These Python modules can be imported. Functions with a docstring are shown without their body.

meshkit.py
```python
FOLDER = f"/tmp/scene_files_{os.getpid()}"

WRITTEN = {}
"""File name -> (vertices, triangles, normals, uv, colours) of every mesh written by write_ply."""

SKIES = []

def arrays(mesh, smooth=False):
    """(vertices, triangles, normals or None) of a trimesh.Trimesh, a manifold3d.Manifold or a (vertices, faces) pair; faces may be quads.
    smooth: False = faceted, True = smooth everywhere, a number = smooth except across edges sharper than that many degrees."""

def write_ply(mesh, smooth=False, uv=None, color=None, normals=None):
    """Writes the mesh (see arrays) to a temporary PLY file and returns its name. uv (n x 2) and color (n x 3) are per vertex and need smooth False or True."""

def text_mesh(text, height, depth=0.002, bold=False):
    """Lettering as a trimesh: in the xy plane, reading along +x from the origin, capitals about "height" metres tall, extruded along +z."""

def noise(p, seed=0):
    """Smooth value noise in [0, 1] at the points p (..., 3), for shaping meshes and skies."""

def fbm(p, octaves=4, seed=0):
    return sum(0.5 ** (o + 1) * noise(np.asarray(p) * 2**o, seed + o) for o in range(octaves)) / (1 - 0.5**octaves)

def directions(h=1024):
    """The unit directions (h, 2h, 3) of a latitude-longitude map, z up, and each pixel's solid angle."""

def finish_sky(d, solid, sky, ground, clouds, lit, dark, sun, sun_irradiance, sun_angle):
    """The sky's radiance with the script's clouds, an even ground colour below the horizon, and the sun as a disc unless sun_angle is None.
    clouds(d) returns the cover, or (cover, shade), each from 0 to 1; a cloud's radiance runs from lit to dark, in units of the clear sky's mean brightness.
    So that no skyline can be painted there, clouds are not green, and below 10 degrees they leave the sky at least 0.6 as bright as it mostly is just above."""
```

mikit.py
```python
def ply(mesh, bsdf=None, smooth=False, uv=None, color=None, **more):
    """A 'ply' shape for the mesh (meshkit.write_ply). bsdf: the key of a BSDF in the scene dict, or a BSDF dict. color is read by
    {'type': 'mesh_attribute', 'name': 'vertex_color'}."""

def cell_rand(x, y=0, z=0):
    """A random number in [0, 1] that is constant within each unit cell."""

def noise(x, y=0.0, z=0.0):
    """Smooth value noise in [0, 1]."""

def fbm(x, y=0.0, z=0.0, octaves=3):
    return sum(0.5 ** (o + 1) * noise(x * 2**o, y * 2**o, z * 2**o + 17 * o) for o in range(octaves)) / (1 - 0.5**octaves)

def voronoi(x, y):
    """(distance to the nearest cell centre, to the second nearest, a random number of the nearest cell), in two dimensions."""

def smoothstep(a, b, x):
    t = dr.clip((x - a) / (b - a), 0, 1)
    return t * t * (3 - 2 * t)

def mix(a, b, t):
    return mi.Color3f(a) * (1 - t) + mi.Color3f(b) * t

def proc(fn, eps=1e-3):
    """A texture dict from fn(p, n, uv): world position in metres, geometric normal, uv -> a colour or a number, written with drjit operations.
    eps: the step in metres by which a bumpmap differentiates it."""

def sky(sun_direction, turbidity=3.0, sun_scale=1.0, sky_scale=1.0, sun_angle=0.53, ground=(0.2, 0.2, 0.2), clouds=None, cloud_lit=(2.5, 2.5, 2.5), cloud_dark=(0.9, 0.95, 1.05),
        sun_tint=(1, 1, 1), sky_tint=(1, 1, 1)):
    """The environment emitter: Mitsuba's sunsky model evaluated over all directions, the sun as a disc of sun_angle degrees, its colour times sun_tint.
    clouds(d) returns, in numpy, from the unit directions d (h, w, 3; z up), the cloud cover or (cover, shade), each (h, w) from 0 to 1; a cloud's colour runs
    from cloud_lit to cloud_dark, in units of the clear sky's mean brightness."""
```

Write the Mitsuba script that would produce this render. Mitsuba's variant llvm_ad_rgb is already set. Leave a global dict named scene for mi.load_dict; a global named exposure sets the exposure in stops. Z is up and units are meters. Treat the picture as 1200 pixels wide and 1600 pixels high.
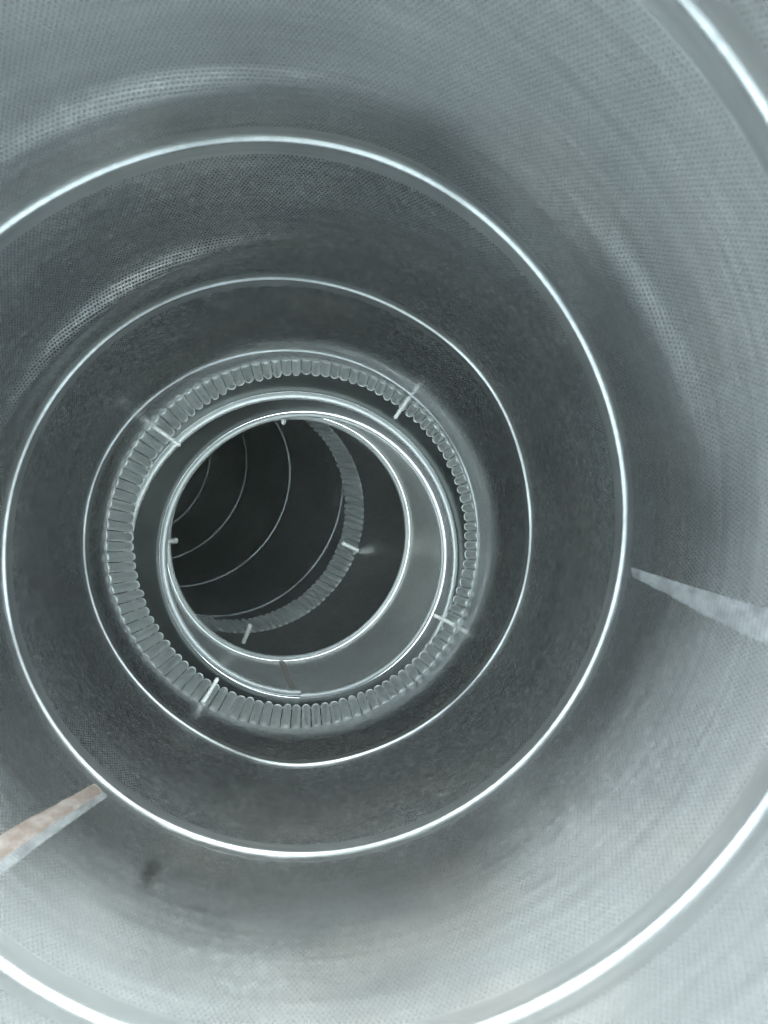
import math
import numpy as np, trimesh, mitsuba as mi, drjit as dr, mikit
from mikit import proc, noise, fbm, cell_rand, smoothstep, mix
from scipy.interpolate import UnivariateSpline

rng = np.random.default_rng(7)
RAD = 0.152            # duct radius in metres; local coordinates below are in duct radii: x right, y down, z along the view
H0 = 1.25              # height of the duct above the ground
TILT = math.radians(15)   # the duct climbs away from its open end
CT, ST = math.cos(TILT), math.sin(TILT)


def W(P):
    """duct-radius coordinates (x right, y down, z forward) -> world metres (z up)"""
    P = np.asarray(P, float)
    y, z = P[..., 1] * RAD, P[..., 2] * RAD
    return np.stack([P[..., 0] * RAD, CT * z + ST * y, H0 + ST * z - CT * y], -1)


# ------------------------------------------------------------------ camera, light, exposure
T = mi.ScalarTransform4f
scene, labels = {'type': 'scene'}, {}
FOV_X = 2 * math.degrees(math.atan(600 / 1113.7))
scene['camera'] = {'type': 'thinlens', 'fov': FOV_X, 'fov_axis': 'x', 'aperture_radius': 0.0010, 'focus_distance': 0.53,
                   'near_clip': 0.01, 'far_clip': 1000.0,
                   'to_world': T().look_at(origin=[0, 0, H0], target=[0, CT, H0 + ST], up=[0, -ST, CT])}
scene['sky'] = mikit.sky([0.10, -0.72, 0.55], turbidity=3, sun_scale=0.27, sun_angle=42, clouds=lambda d: 1.0 + 0 * d[..., 2],
                         cloud_lit=(2.22, 2.45, 2.65), sun_tint=(.68, .89, 1.14), ground=(.36, .39, .395))
exposure = 4.65
Z_OPEN = 0.80          # where the duct's open end is


# ------------------------------------------------------------------ materials
def mat(name, **kw):
    scene[name] = {'type': 'twosided', 'nested': {'type': 'principled', **kw}}


PITCH_HOLE = 0.0018
STRIP = 0.9312 * RAD


def perf_cell(uv):
    y = uv.y / (PITCH_HOLE * 0.866)
    row = dr.floor(y)
    x = uv.x / PITCH_HOLE + 0.5 * (row - 2 * dr.floor(row * 0.5))
    col = dr.floor(x)
    fx, fy = x - col - 0.5, (y - row - 0.5) * 0.866
    return col, row, fx, fy


def perf_band(uv):
    return smoothstep(0.0085, 0.0098, uv.y) * (1 - smoothstep(STRIP - 0.0098, STRIP - 0.0085, uv.y))


def along(p):
    return (p.y * CT + (p.z - H0) * ST) / RAD


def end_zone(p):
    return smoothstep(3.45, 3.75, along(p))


def perf_color(p, n, uv):
    col, row, fx, fy = perf_cell(uv)
    band = perf_band(uv)
    hole = 1 - smoothstep(0.24, 0.34, dr.sqrt(fx * fx + fy * fy))
    tone = 0.88 + 0.10 * fbm(uv.x * 45, uv.y * 70, 3.0)
    dust = smoothstep(0.50, 0.75, fbm(uv.x * 14 + 9, uv.y * 22, 1.0))
    c = mix((0.57, 0.60, 0.605), (0.63, 0.645, 0.63), dust) * tone
    glint_grain = 0.10 + 0.45 * smoothstep(1.45, 2.1, along(p) + 0.6 * (noise(uv.x * 22, uv.y * 22, 8.0) - 0.5)) + 0.75 * smoothstep(2.1, 2.8, along(p))
    r = cell_rand(col, row, 11)
    streak = fbm(uv.x * 14, uv.y * 420, 6.0) - 0.5
    sx, sy = (uv.x - 0.2985) / 0.0030, (uv.y - 0.0855) / 0.0150
    smudge = dr.exp(-(sx * sx + sy * sy)) * (0.6 + 0.8 * noise(uv.x * 900, uv.y * 900))
    c = c * (1 + 0.35 * streak) * (1 - 0.6 * dr.minimum(smudge, 1.0))
    clump = noise(uv.x * 420, uv.y * 420, 4.0)
    painted_glint = smoothstep(0.965, 0.99, r)
    web = c * (0.88 + glint_grain * (0.24 * (clump - 0.5) + 0.60 * (r - 0.5) + 0.4 * painted_glint))  # glints of the dimples painted into the colour, stronger with depth
    web_with_holes = web * (1 - (0.66 + 0.24 * smoothstep(1.5, 2.0, along(p))) * hole)
    return mix(c * (0.88 + 0.42 * end_zone(p)), dr.minimum(web_with_holes, 0.92), band * (1 - 0.55 * end_zone(p)))  # end zone colour lifted to make up for weak light there


def perf_rough(p, n, uv):
    return (0.22 * perf_band(uv) + 0.22 * (1 - perf_band(uv)) + 0.06 * noise(uv.x * 60, uv.y * 60)) * (1 - 0.6 * end_zone(p))


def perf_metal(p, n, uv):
    return 0.86 - (0.16 + 0.15 * perf_band(uv)) * (1 - 0.95 * smoothstep(1.35, 2.1, along(p) + 0.8 * (fbm(uv.x * 16, uv.y * 16, 2.0) - 0.5))) - 0.42 * end_zone(p)  # metallic falls towards the mouth and far end, standing in for stronger light


def perf_bump(p, n, uv):
    col, row, fx, fy = perf_cell(uv)
    d = dr.sqrt(fx * fx + fy * fy)
    amp = 0.055 + 0.28 * smoothstep(0.982, 0.992, cell_rand(col, row, 7))
    tx, ty = cell_rand(col, row, 1) - 0.5, cell_rand(col, row, 2) - 0.5
    rim = smoothstep(0.18, 0.42, d) * 0.06
    return (rim + amp * (tx * fx + ty * fy)) * PITCH_HOLE * perf_band(uv) * (1 - 0.85 * end_zone(p)) + 0.0005 * fbm(uv.x * 55, uv.y * 90, 2.0) * (1 - 0.6 * end_zone(p))


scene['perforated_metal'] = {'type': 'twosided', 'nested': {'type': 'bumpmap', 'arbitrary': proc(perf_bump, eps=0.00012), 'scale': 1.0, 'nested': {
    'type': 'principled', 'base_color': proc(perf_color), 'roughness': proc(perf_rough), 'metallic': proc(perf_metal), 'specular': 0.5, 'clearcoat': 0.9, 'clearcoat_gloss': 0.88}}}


def plain_color(p, n, uv):
    t = fbm(p.x * 30, p.y * 30, p.z * 30)
    s = noise(p.x * 260, p.y * 260, p.z * 260)
    return mix((0.54, 0.555, 0.54), (0.68, 0.695, 0.675), t) * (0.92 + 0.16 * s)


def plain_bump(p, n, uv):
    return 0.0006 * fbm(p.x * 28, p.y * 28, p.z * 28)


scene['smooth_metal'] = {'type': 'twosided', 'nested': {'type': 'bumpmap', 'arbitrary': proc(plain_bump, eps=0.001), 'scale': 1.0, 'nested': {
    'type': 'principled', 'base_color': proc(plain_color), 'roughness': 0.26, 'metallic': 0.85, 'specular': 0.5}}}
def shaded_elbow_color(p, n, uv):
    return mix((0.22, 0.235, 0.23), (0.34, 0.36, 0.35), fbm(p.x * 34, p.y * 34, p.z * 34))  # darker copy of the elbow metal, shade put into the colour


def lit_elbow_color(p, n, uv):
    return mix((0.82, 0.84, 0.81), (0.94, 0.95, 0.93), fbm(p.x * 34, p.y * 34, p.z * 34)) * (0.94 + 0.12 * noise(p.x * 300, p.y * 300, p.z * 300))  # paler copy of the elbow metal, brightness of the lit wall painted in


def crimp_color(p, n, uv):
    t = fbm(p.x * 60, p.y * 60, p.z * 60)
    return mix((0.62, 0.66, 0.65), (0.78, 0.81, 0.79), t) * (0.93 + 0.14 * noise(p.x * 300, p.y * 300, p.z * 300))


scene['lit_elbow_metal'] = {'type': 'twosided', 'nested': {'type': 'bumpmap', 'arbitrary': proc(plain_bump, eps=0.001), 'scale': 1.0, 'nested': {
    'type': 'principled', 'base_color': proc(lit_elbow_color), 'roughness': 0.24, 'metallic': 0.62, 'specular': 0.5, 'clearcoat': 1.0, 'clearcoat_gloss': 0.95}}}
scene['shaded_elbow_metal'] = {'type': 'twosided', 'nested': {'type': 'bumpmap', 'arbitrary': proc(plain_bump, eps=0.001), 'scale': 1.0, 'nested': {
    'type': 'principled', 'base_color': proc(shaded_elbow_color), 'roughness': 0.30, 'metallic': 0.92, 'specular': 0.5}}}
mat('lip_metal', base_color={'type': 'rgb', 'value': [0.80, 0.84, 0.83]}, roughness=0.46, metallic=0.65, specular=0.5)
def seam_color(p, n, uv):
    t = fbm(p.x * 16, p.y * 16, p.z * 16)
    s = noise(p.x * 500, p.y * 500, p.z * 500)
    return mix((0.20, 0.215, 0.215), (0.58, 0.615, 0.615), smoothstep(0.25, 0.72, t)) * (0.85 + 0.3 * s)


mat('bright_metal', base_color=proc(seam_color), roughness=0.42, metallic=0.6, specular=0.6)
mat('crimp_metal', base_color=proc(crimp_color), roughness=0.42, metallic=0.55, specular=0.5)
mat('screw_metal', base_color={'type': 'rgb', 'value': [0.95, 0.96, 0.93]}, roughness=0.36, metallic=0.35, specular=0.5)
def weld_color(p, n, uv):
    rib = 0.5 + 0.5 * dr.sin(uv.x * 6.2832 / 0.0021)
    return mix((0.42, 0.445, 0.46), (0.56, 0.585, 0.60), rib) * (0.62 + 0.76 * fbm(uv.x * 160, uv.y * 260, 1.0))


mat('weld_metal', base_color=proc(weld_color), roughness=0.42, metallic=0.6, specular=0.5)


def rust_color(p, n, uv):
    t = fbm(p.x * 320, p.y * 120, p.z * 320)
    s = noise(p.x * 900, p.y * 900, p.z * 900)
    return mix((0.34, 0.275, 0.24), (0.46, 0.415, 0.385), smoothstep(0.3, 0.7, t)) * (0.85 + 0.3 * s)


mat('stain', base_color={'type': 'rgb', 'value': [0.70, 0.65, 0.61]}, roughness=0.45, metallic=0.6, specular=0.4)
mat('rust', base_color=proc(rust_color), roughness=0.5, metallic=0.4, specular=0.3)


# ------------------------------------------------------------------ helpers
def obj(key, V, F, bsdf, smooth=True, uv=None, world=False):
    base, k = key, 0
    while key in scene:
        k += 1
        key = f'{base}_{k:03d}'
    V = V if world else W(V)
    scene[key] = mikit.ply(trimesh.Trimesh(V, F, process=False), bsdf, smooth=smooth, uv=uv)
    return key


def tag(key, label, cat=None, group=None):
    labels[key] = {'label': label}
    if cat:
        labels[key]['category'] = cat
    if group:
        labels[key]['group'] = group


def grid_faces(n, m, closed=False):
    i, j = np.meshgrid(np.arange(n if closed else n - 1), np.arange(m - 1), indexing='ij')
    a, b = i * m + j, ((i + 1) % n) * m + j
    return np.concatenate([np.stack([a, b, b + 1], -1).reshape(-1, 3), np.stack([a, b + 1, a + 1], -1).reshape(-1, 3)])


class Axis:
    def __init__(self, yaw, pit, origin):
        self.a = np.array([math.sin(yaw) * math.cos(pit), math.sin(pit), math.cos(yaw) * math.cos(pit)])
        self.e1 = np.cross([0, 1, 0], self.a); self.e1 /= np.linalg.norm(self.e1)
        self.e2 = np.cross(self.a, self.e1)
        self.o = np.asarray(origin, float)

    def at(self, ph, z, r=1.0):
        ph, z, r = np.broadcast_arrays(np.asarray(ph, float), z, r)
        return self.o + z[..., None] * self.a + (r * np.cos(ph))[..., None] * self.e1 + (r * np.sin(ph))[..., None] * self.e2

    def radial(self, ph):
        return math.cos(ph) * self.e1 + math.sin(ph) * self.e2


def sweep(path, frames_u, frames_v, prof, closed=False):
    """path (n,3), cross-section axes (n,3), prof (m,2) or (n,m,2) closed loop"""
    prof = np.asarray(prof, float)
    if prof.ndim == 2:
        prof = np.broadcast_to(prof, (len(path),) + prof.shape)
    V = path[:, None] + prof[..., :1] * frames_u[:, None] + prof[..., 1:] * frames_v[:, None]
    n, m = V.shape[:2]
    i, j = np.meshgrid(np.arange(n if closed else n - 1), np.arange(m), indexing='ij')
    a, b, c, d = i * m + j, ((i + 1) % n) * m + j, ((i + 1) % n) * m + (j + 1) % m, i * m + (j + 1) % m
    F = np.concatenate([np.stack([a, b, c], -1).reshape(-1, 3), np.stack([a, c, d], -1).reshape(-1, 3)])
    return V.reshape(-1, 3), F


def oval(ru, rv, n=12):
    t = np.arange(n) * 2 * np.pi / n
    return np.stack([ru * np.cos(t), rv * np.sin(t)], -1)


def wavy(x, y, seed, n=9):
    """smooth 2-D noise in numpy from random sines"""
    g = np.random.default_rng(seed)
    s = 0
    for _ in range(n):
        a, b, c = g.normal(0, 1), g.normal(0, 1), g.uniform(0, 6.28)
        s = s + np.sin(a * x + b * y + c)
    return s / n


# ------------------------------------------------------------------ the perforated spiral duct
MAIN = Axis(-0.107, 0.0598, (0, 0, 0))
MAIN.o = -(0.0349 * MAIN.e1 + 0.079 * MAIN.e2)
Z0, P = 1.1408, 0.9312
# slight departures of the seam from a perfect helix, in duct radii (turn angle in degrees : shift along the axis)
DEV = np.array([(-400, 0), (-300, 0), (-200, 0), (-51, -.003), (31, .008), (50, .017), (66, -.012), (123, .003), (180, .03), (225, .040), (236, .043), (246, .019), (255, 0),
                (264, -.019), (274, -.038), (284, -.050), (295, -.040), (308, -.014), (321, .003), (335, .007), (365, .003), (422, -.005), (434, -.031),
                (448, -.043), (457, -.031), (471, -.024), (490, -.004), (538, .03), (583, .022), (625, -.026), (658, -.007), (683, -.045), (707, .01), (731, .015), (744, -.009),
                (772, .039), (800, 0), (813, -.043), (833, .07), (846, .08), (875, .04), (899, -.006), (924, -.054), (938, -.05), (967, .028), (1000, .04), (1046, .05), (1200, .05), (1600, .05)])
_dev = UnivariateSpline(DEV[:, 0], DEV[:, 1], k=3, s=len(DEV) * 0.008 ** 2)


def seam_z(ph):
    return Z0 + P * ph / (2 * np.pi) + np.clip(_dev(np.degrees(ph)), -.08, .09)


def crimp_start(ph):
    return 3.905 + 0.08 * np.cos(ph) - 0.005 * np.sin(ph) + 0.01 * np.sin(3 * ph + 1)


def crimp_end(ph):      # (z, radius) of the cut edge
    c, s = np.cos(ph), np.sin(ph)
    z = 4.175 - 0.025 * c + 0.045 * s + 0.006 * np.sin(5 * ph)
    r = 0.972 + 0.006 * c - 0.010 * s
    return z, r


def liner_r(ph, w, z):
    bow = -0.022 * np.sin(np.pi * np.clip(w, 0, 1) ** 0.85) ** 1.3
    dent = 0.0065 * wavy(ph * 2.2, z * 5.0, 3) + 0.0016 * wavy(ph * 7, z * 9, 5)
    d = np.degrees(ph) % 360

    def sheen_buckle(zc, a0, a1, q, hgt, near=.042, far=.15):       # a shallow buckle added for its highlight band, steep on the near side
        x = z - zc
        k = np.where(x < 0, np.exp(-(x / near) ** 2), np.exp(-(x / far) ** 2))
        wdw = np.clip((d - a0) / q, 0, 1) * np.clip((a1 - d) / q, 0, 1)
        return -hgt * k * wdw * wdw * (3 - 2 * wdw)

    wob = .02 * wavy(ph * 3, 0 * z, 31)
    sheen_relief = sheen_buckle(2.34 + wob, 175, 285, 50, .046) + sheen_buckle(1.56 + wob, 205, 295, 45, .036)  # bulges shaped to imitate bands of reflected light
    sheen_relief += sheen_buckle(1.58 + wob, 300, 362, 30, .024) + sheen_buckle(1.45 + wob, 95, 150, 25, .016)
    sheen_relief += sheen_buckle(3.05 + wob, 170, 260, 40, .012) + sheen_buckle(2.62 - wob, 95, 150, 25, .007)
    dent = dent + sheen_relief
    fade = np.clip((crimp_start(ph) - z) / 0.35, 0, 1)
    return 1.0 + (bow + dent * np.sin(np.pi * np.clip(w, 0, 1))) * fade


tag('perforated_duct', 'galvanised spiral duct with finely perforated walls in the foreground, surrounding the whole view', 'duct')
ph = np.radians(np.arange(-720, 1500, 1.25))
w = np.concatenate([[0, .008, .02, .035, .05], np.linspace(.07, .93, 44), [.95, .965, .98, .992, 1]])
s0, s1 = seam_z(ph), seam_z(ph + 2 * np.pi)
zz = s0[:, None] + w * (s1 - s0)[:, None]
keep = (zz.max(1) > Z_OPEN) & (zz.min(1) < 4.0)
phg = np.broadcast_to(ph[:, None], zz.shape)
zc = np.minimum(np.maximum(zz, Z_OPEN), crimp_start(phg))
V = MAIN.at(phg, zc, liner_r(phg, np.broadcast_to(w, zz.shape), zc))
uv = np.stack([phg * RAD, (zc - s0[:, None]) / (s1 - s0)[:, None] * STRIP], -1)
F = grid_faces(*zz.shape)
idx = np.arange(zz.size).reshape(zz.shape)
zf = zc.ravel()
ok = (np.ptp(zf[F], axis=1) > 1e-7)
lo, hi = zz.ravel()[F].max(1) > Z_OPEN, (zz.ravel()[F] < crimp_start(phg).ravel()[F]).any(1)
F = F[ok & lo & hi]
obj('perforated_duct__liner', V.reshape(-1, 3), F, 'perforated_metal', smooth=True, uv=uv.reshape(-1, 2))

# the lock seam: a rounded fold that winds round the duct
pp = np.radians(np.arange(-720, 1500, 1.0))
zs = seam_z(pp)
kk = (zs > Z_OPEN - .01) & (zs < crimp_start(pp) + .004)
pp, zs = pp[kk], zs[kk]
path = MAIN.at(pp, zs, 0.999)
tg = np.gradient(path, axis=0); tg /= np.linalg.norm(tg, axis=1, keepdims=True)
inw = -(np.cos(pp)[:, None] * MAIN.e1 + np.sin(pp)[:, None] * MAIN.e2)
side = np.cross(tg, inw)
SEAM_PROF = np.array([(-.0175, -.004), (-.0165, .004), (-.012, .0095), (-.005, .0118), (.003, .0112), (.010, .0075), (.0155, .002), (.0165, -.004)]) * [.48, .70]
V, F = sweep(path, side * np.sign((side @ MAIN.a).mean()), inw, SEAM_PROF)
obj('perforated_duct__lock_seam', V, F, 'bright_metal', smooth=50)


def wall_patch(key, axis, edge_a, edge_b, bsdf, rfun, lift=0.0025, n=40, label=None):
    """a thin proud strip lying on a duct wall; edges: functions t -> (ph, z)"""
    t = np.linspace(0, 1, n)
    (pa, za), (pb, zb) = edge_a(t), edge_b(t)
    s = np.array([0, .12, .3, .5, .7, .88, 1])
    up = np.array([-.3, .45, .85, 1.0, .85, .45, -.3])
    PH = pa[:, None] + (pb - pa)[:, None] * s
    ZZ = za[:, None] + (zb - za)[:, None] * s
    r = rfun(PH, ZZ) - lift * up
    k = obj(key, axis.at(PH, ZZ, r).reshape(-1, 3), grid_faces(n, len(s)), bsdf, smooth=True, uv=np.stack([ZZ * RAD, PH * RAD], -1).reshape(-1, 2))
    if label:
        labels[k] = {'label': label}
    return k


def main_r(PH, ZZ):
    turn = np.zeros_like(PH)
    ww = (ZZ - seam_z(PH)) / (seam_z(PH + 2 * np.pi) - seam_z(PH))
    return liner_r(PH, ww, ZZ)


rd = np.radians
jit = lambda t, a, s: a * wavy(t * 22, t * 0, s)
# splice strips across the second strip of the spiral (its seam angle runs in turn 0)
wall_patch('perforated_duct__splice_strip', MAIN, lambda t: (rd(128.6 + 7.5 * t + jit(t, .35, 1)), 2.335 - .95 * t), lambda t: (rd(126.0 + 6.4 * t + jit(t, .25, 2)), 2.32 - .95 * t), 'rust', main_r,
           label='rusty orange splice strip across the perforated wall at lower left')
wall_patch('perforated_duct__splice_strip', MAIN, lambda t: (rd(126.5 + 6.4 * t + jit(t, .25, 2)), 2.325 - .95 * t), lambda t: (rd(125.1 + 5.9 * t), 2.31 - .95 * t), 'weld_metal', main_r, lift=.002,
           label='pale metal edge along the rusty splice strip')
wall_patch('perforated_duct__splice_strip', MAIN, lambda t: (rd(6.9 + 5.2 * t), 2.03 - .80 * t), lambda t: (rd(8.6 + 8.8 * t + jit(t, .25, 5)), 2.01 - .80 * t), 'weld_metal', main_r, lift=.002,
           label='pale grey splice strip across the perforated wall at right')

# the crimped end: one rounded flute beside the other, deeper towards the cut edge
N = 112
sg = np.array([0, .05, .12, .25, .45, .7, 1.0])
hh = np.array([.1, .7, .95, 1.0, 1.0, 1.0, .95])
tgd = 0.5 - 0.5 * np.cos(np.linspace(0, np.pi, 10)) * np.abs(np.cos(np.linspace(0, np.pi, 10))) ** -0.3
pil = np.sin(np.pi * tgd) ** 0.5


def flutes(parent, axis, start, end, base_r, n, bsdf, hgt):
    rims, starts = [], []
    for k in range(n):
        g = np.random.default_rng(1000 + k)
        p0 = 2 * np.pi * (k + .5) / n
        jz, jh, jw = g.normal(0, .004), g.uniform(.65, 1.25), g.uniform(-.14, .14)
        PH = np.broadcast_to(p0 + (tgd - .5) * (.93 + g.uniform(-.05, .05)) * 2 * np.pi / n, (len(sg), len(tgd))) + jw * pil[None, :] * (2 * np.pi / n) * .5
        zs_, (ze, re) = start(PH), end(PH)
        round_end = .016 * (1 - np.abs(2 * tgd - 1) ** 2)       # rounded beginnings
        ZZ = zs_ - round_end * (1 - sg[:, None]) + (ze + jz * pil - zs_) * sg[:, None]
        r = base_r + .002 + (re - base_r) * sg[:, None] ** 1.25 - hgt * jh * hh[:, None] * (pil[None, :] - .35) - .35 * hgt * hh[0] * pil[None, :]
        Vv = axis.at(PH, ZZ, r)
        obj(f'{parent}__flute', Vv.reshape(-1, 3), grid_faces(len(sg), len(tgd)), bsdf, smooth=True)
        rims.append(np.stack([PH[-1, :-1], ZZ[-1, :-1], r[-1, :-1]], -1))
        starts.append(np.stack([PH[0, :-1], ZZ[0, :-1], r[1, :-1]], -1))
    return np.concatenate(rims), np.concatenate(starts)


def rim(key, axis, C, rad, bsdf, closed=True):
    path = axis.at(C[:, 0], C[:, 1], C[:, 2])
    inw = -(np.cos(C[:, 0])[:, None] * axis.e1 + np.sin(C[:, 0])[:, None] * axis.e2)
    ax = np.broadcast_to(axis.a, path.shape)
    pr = oval(1, 1, 8)[None] * np.broadcast_to(rad, len(C))[:, None, None]
    V, F = sweep(path, ax, inw, pr, closed)
    return obj(key, V, F, bsdf, smooth=True)


rims, starts = flutes('perforated_duct__crimped_end', MAIN, crimp_start, crimp_end, 1.0, N, 'crimp_metal', 0.026)
rim('perforated_duct__crimped_end__cut_edge', MAIN, rims, 0.0050, 'lip_metal')
sa = starts[:, 0]
thick = 0.0062 * np.clip(0.15 + 1.0 * np.maximum(np.cos(sa - rd(0)), 1.2 * np.cos(sa - rd(212))), 0.15, 1)
rim('perforated_duct__crimped_end__fold_edge', MAIN, starts, thick, 'lip_metal')


# ------------------------------------------------------------------ the elbow of gores
def frame(c, yaw, pit):
    return Axis(yaw, pit, c)


CIRC = np.linspace(0, 2 * np.pi, 181)[:-1]


def loft(key, A, ra, B, rb, bsdf, bulge=0.0, n=14, prof=None, za=0.0, zb=0.0, seed=0):
    t = np.linspace(0, 1, n)
    d = np.linalg.norm(B.o - A.o) * 0.33
    Pa, Pb = A.at(CIRC, za, ra), B.at(CIRC, zb, rb)
    Ta, Tb = A.a * d, B.a * d
    rows = []
    for q in t:
        h = (1 - q) ** 3 * Pa + 3 * (1 - q) ** 2 * q * (Pa + Ta) + 3 * (1 - q) * q * q * (Pb - Tb) + q ** 3 * Pb
        c = (1 - q) * A.o + q * B.o
        out = h - c; out /= np.linalg.norm(out, axis=1, keepdims=True)
        rows.append(h + out * (bulge * math.sin(math.pi * q) + .004 * wavy(CIRC * 1.0 + np.sin(CIRC), q * 3 + 0 * CIRC, seed) * math.sin(math.pi * q))[:, None])
    V = np.stack(rows, 1)
    return obj(key, V.reshape(-1, 3), grid_faces(len(CIRC), n, True), bsdf, smooth=True)


def bead(key, A, r, ru, rv, bsdf, seam=None, step=0.0, fat=0.0, at=0.0):
    ph_ = np.linspace(0, 2 * np.pi, 241) + (seam or 0)
    if seam is None:
        ph_ = ph_[:-1]
    q = (ph_ - ph_[0]) / (2 * np.pi)
    ramp = step * np.clip(1 - q * 5, 0, 1) - step * .4 * np.clip(q * 5 - 4, 0, 1)
    path = A.at(ph_, 0, r - ramp)
    inw = -(np.cos(ph_)[:, None] * A.e1 + np.sin(ph_)[:, None] * A.e2)
    V, F = sweep(path, np.broadcast_to(A.a, path.shape), inw, oval(ru, rv, 14)[None] * (1 + fat * np.cos(ph_ - at))[:, None, None], seam is None)
    return obj(key, V, F, bsdf, smooth=True)


def on_axis(s):
    return MAIN.o + MAIN.a * s


R1 = frame((-.552, .275, 4.425), -.107, .06)
R2 = frame((-.530, .285, 5.02), -.22, .08)
R3 = frame((-.700, .218, 5.60), -.37, -.12)
FAR = Axis(-0.696, -0.207, (-1.999, -0.274, 7.0))
COL = frame(on_axis(4.22), -.107, .0598)
tag('duct_elbow', 'plain sheet metal elbow of turning gores fixed beyond the crimped edge of the perforated duct', 'elbow')
zcol = np.array([3.66, 3.70, 3.80, 3.95, 4.1, 4.22])
rcol = np.array([1.0045, 1.010, 1.018, 1.022, 1.024, 1.024])
R1out = R1.at(CIRC, 0, 1.03)
mid = 0.5 * (MAIN.at(CIRC, 4.22, 1.024) + R1out)
V = np.concatenate([MAIN.at(CIRC[:, None], zcol[None], rcol[None]), mid[:, None], R1out[:, None]], 1)
obj('duct_elbow__gore', V.reshape(-1, 3), grid_faces(len(CIRC), V.shape[1], True), 'shaded_elbow_metal', smooth=True)
loft('duct_elbow__gore', R1, 1.03, R2, 1.005, 'shaded_elbow_metal', bulge=.02, zb=-.01, seed=12)
loft('duct_elbow__gore', R2, 1.005, R3, .975, 'lit_elbow_metal', bulge=.02, zb=-.01, seed=13)
bead('duct_elbow__bead', R1, 1.010, .017, .021, 'lip_metal', fat=.2, at=rd(240))
bead('duct_elbow__bead', R2, .984, .019, .021, 'lip_metal', seam=rd(94), step=.014, fat=.35, at=rd(165))
bead('duct_elbow__bead', R3, .956, .017, .020, 'lip_metal')


def far_start(ph):
    return -1.45 - .22 * np.cos(ph - rd(20))


def far_end(ph):
    return far_start(ph) + .21, .968 + 0 * ph


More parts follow.
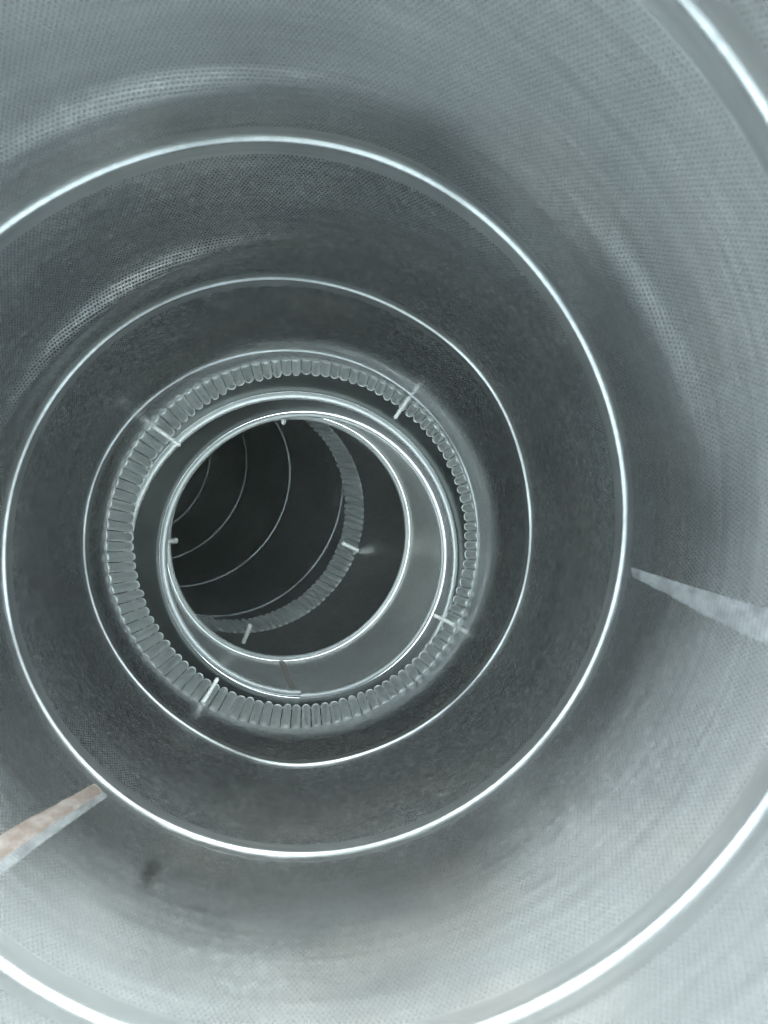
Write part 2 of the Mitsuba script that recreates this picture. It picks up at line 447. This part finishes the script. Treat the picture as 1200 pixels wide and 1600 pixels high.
FS = FAR
Pa = R3.at(CIRC, 0, .975)
Pb = FAR.at(CIRC, far_start(CIRC), 1.0)
t = np.linspace(0, 1, 12)
V = Pa[:, None] * (1 - t)[None, :, None] + Pb[:, None] * t[None, :, None] + (np.sin(np.pi * t) * .02)[None, :, None] * (Pa - R3.o)[:, None]
obj('duct_elbow__gore', V.reshape(-1, 3), grid_faces(len(CIRC), 12, True), 'smooth_metal', smooth=True)
rims, starts = flutes('duct_elbow__crimped_end', FAR, far_start, far_end, 1.0, N, 'crimp_metal', 0.026)
rim('duct_elbow__crimped_end__cut_edge', FAR, rims, 0.0025, 'crimp_metal')

# ------------------------------------------------------------------ the spiral duct beyond the elbow
tag('spiral_duct', 'dark plain spiral duct seen through the elbow, turning away to the upper left', 'duct')
zfar = np.linspace(-1.80, 9.0, 60)
PH, ZZ = np.meshgrid(CIRC, zfar, indexing='ij')
ZZ = np.maximum(ZZ, far_start(PH) - .07)
rr = 1.006 + .012 * np.clip(1 - (ZZ - far_start(PH) + .07) / .1, 0, 1) + .004 * wavy(PH * 2, ZZ * 3, 21) * np.sin(PH) ** 2
obj('spiral_duct__wall', FAR.at(PH, ZZ, rr).reshape(-1, 3), grid_faces(len(CIRC), len(zfar), True), 'smooth_metal', smooth=True)
pp = np.radians(np.arange(-40, 3900, 1.5))
zs = -1.293 + .919 * pp / (2 * np.pi)
kk = (zs > far_end(pp)[0] - .02) & (zs < 8.9)
pp, zs = pp[kk], zs[kk]
path = FAR.at(pp, zs, 1.004)
tg = np.gradient(path, axis=0); tg /= np.linalg.norm(tg, axis=1, keepdims=True)
inw = -(np.cos(pp)[:, None] * FAR.e1 + np.sin(pp)[:, None] * FAR.e2)
side = np.cross(tg, inw)
V, F = sweep(path, side * np.sign((side @ FAR.a).mean()), inw, SEAM_PROF)
obj('spiral_duct__lock_seam', V, F, 'bright_metal', smooth=50)
V, F = FAR.at(CIRC, 9.0, 1.006), None
V = np.vstack([V, FAR.o + FAR.a * 9.05])
F = np.stack([np.arange(180), (np.arange(180) + 1) % 180, np.full(180, 180)], -1)
obj('spiral_duct__added_light_stop', V, F, 'smooth_metal', smooth=False)  # unseen closure added to keep outside light out of the far end


# ------------------------------------------------------------------ the screws
def screw(axis, phi, z, length, lean, label, group, r=.0142, wall=1.0, key='sheet_metal_screw'):
    """self-drilling screw through the wall, pointing inwards; lean = (along axis, round axis)"""
    k = 0
    name = key
    while name + '__shank' in scene:
        k += 1
        name = f'{key}_{k:03d}'
    base = axis.at(phi, z, wall + .01)
    rad_in = -axis.radial(phi)
    tang = -math.sin(phi) * axis.e1 + math.cos(phi) * axis.e2
    d = rad_in + lean[0] * axis.a + lean[1] * tang
    d /= np.linalg.norm(d)
    u = np.cross(d, axis.a); u /= np.linalg.norm(u)
    v = np.cross(d, u)
    ang = np.linspace(0, 2 * np.pi, 17)[:-1]

    def lathe(hs, rs):
        V = np.stack([base + h * d + q * (np.cos(ang)[:, None] * u + np.sin(ang)[:, None] * v) for h, q in zip(hs, rs)], 1)
        return V.reshape(-1, 3), grid_faces(16, len(hs), True)
    L = length
    V, F = lathe([0, L * .80, L * .82], [r * .74, r * .74, r * .62])
    obj(f'{name}__shank', V, F, 'screw_metal', smooth=40)
    # thread: a helical ridge
    turns = 9
    a = np.linspace(0, turns * 2 * np.pi, turns * 20)
    h = np.linspace(.0, L * .80, len(a))
    ring = np.cos(a)[:, None] * u + np.sin(a)[:, None] * v
    taper = np.clip((a[-1] - a) / 3, 0.05, 1)
    pr = np.array([(-.0055, 0), (0, .0042), (.0055, 0), (0, -.003)])[None] * taper[:, None, None]
    V, F = sweep(base + h[:, None] * d + ring * r * .73, np.broadcast_to(d, (len(a), 3)), ring, pr)
    obj(f'{name}__thread', V, F, 'screw_metal', smooth=30)
    # drill point with two flats
    hs = np.array([L * .81, L * .84, L * .94, L])
    rs = np.array([r * .62, r * .86, r * .86, r * .05])
    V = np.stack([base + h * d + q * (np.cos(ang)[:, None] * u + (.72 if 0 < i else 1) * np.sin(ang)[:, None] * v) for i, (h, q) in enumerate(zip(hs, rs))], 1)
    obj(f'{name}__drill_point', V.reshape(-1, 3), grid_faces(16, 4, True), 'screw_metal', smooth=35)
    tag(name, label, 'screw', group)
    return base, base + L * d


G1, G2 = 'screws through the crimped edge of the perforated duct', 'screws through the end of the elbow'
TIPS = []
for phi, z, L, lean, lab in (
        (218, 3.900, .190, (.05, .03), 'bright screw poking through the crimped edge at upper left'),
        (307, 3.865, .170, (.05, .04), 'bright screw poking through the crimped edge at upper right'),
        (29, 4.040, .150, (.1, .06), 'bright screw poking through the crimped edge at lower right'),
        (121, 3.895, .165, (.05, .0), 'bright screw poking through the crimped edge at lower left')):
    TIPS.append(screw(MAIN, rd(phi), z, L, lean, lab, G1))
for phi, z, L, lean, lab in (
        (16, -1.70, .20, (.05, -.1), 'brightly lit screw deep in the elbow beside the right part of its crimped ring'),
        (99, -1.78, .17, (.05, -.2), 'thin screw deep in the elbow at the bottom of its crimped ring'),
        (264, -1.92, .20, (.05, .0), 'small screw tip hanging from the top of the dark opening'),
        (172, -1.80, .20, (.0, .0), 'small screw tip at the left edge of the dark opening')):
    TIPS.append(screw(FAR, rd(phi), z, L, lean, lab, G2, wall=.985, r=.024, key='deep_sheet_metal_screw'))


# seams of the elbow's gores
def gore_strip(key, A, ra, B, rb, phi, wd, bsdf, bulge, label):
    t = np.linspace(0.03, .97, 20)
    d = np.linalg.norm(B.o - A.o) * 0.33
    cols = []
    for s, up in ((-1, -.003), (-1, .005), (0, .008), (1, .005), (1, -.003)):
        p_ = np.array([phi + s * wd])
        Pa, Pb = A.at(p_, 0, ra)[0], B.at(p_, 0, rb)[0]
        q = t[:, None]
        h = (1 - q) ** 3 * Pa + 3 * (1 - q) ** 2 * q * (Pa + A.a * d) + 3 * (1 - q) * q * q * (Pb - B.a * d) + q ** 3 * Pb
        c = (1 - q) * A.o + q * B.o
        out = h - c; out /= np.linalg.norm(out, axis=1, keepdims=True)
        cols.append(h + out * (bulge * np.sin(np.pi * q) - up))
    V = np.stack(cols, 1)
    k = obj(key, V.reshape(-1, 3), grid_faces(20, 5), bsdf, smooth=40)
    labels[k] = {'label': label}


gore_strip('duct_elbow__gore_seam', R2, 1.005, R3, .975, rd(95), .024, 'stain', .02, 'brownish lap seam at the bottom of the elbow')
gore_strip('duct_elbow__gore_seam', COL, 1.024, R1, 1.03, rd(17), .012, 'bright_metal', 0, 'pale lap seam at the right of the elbow collar')
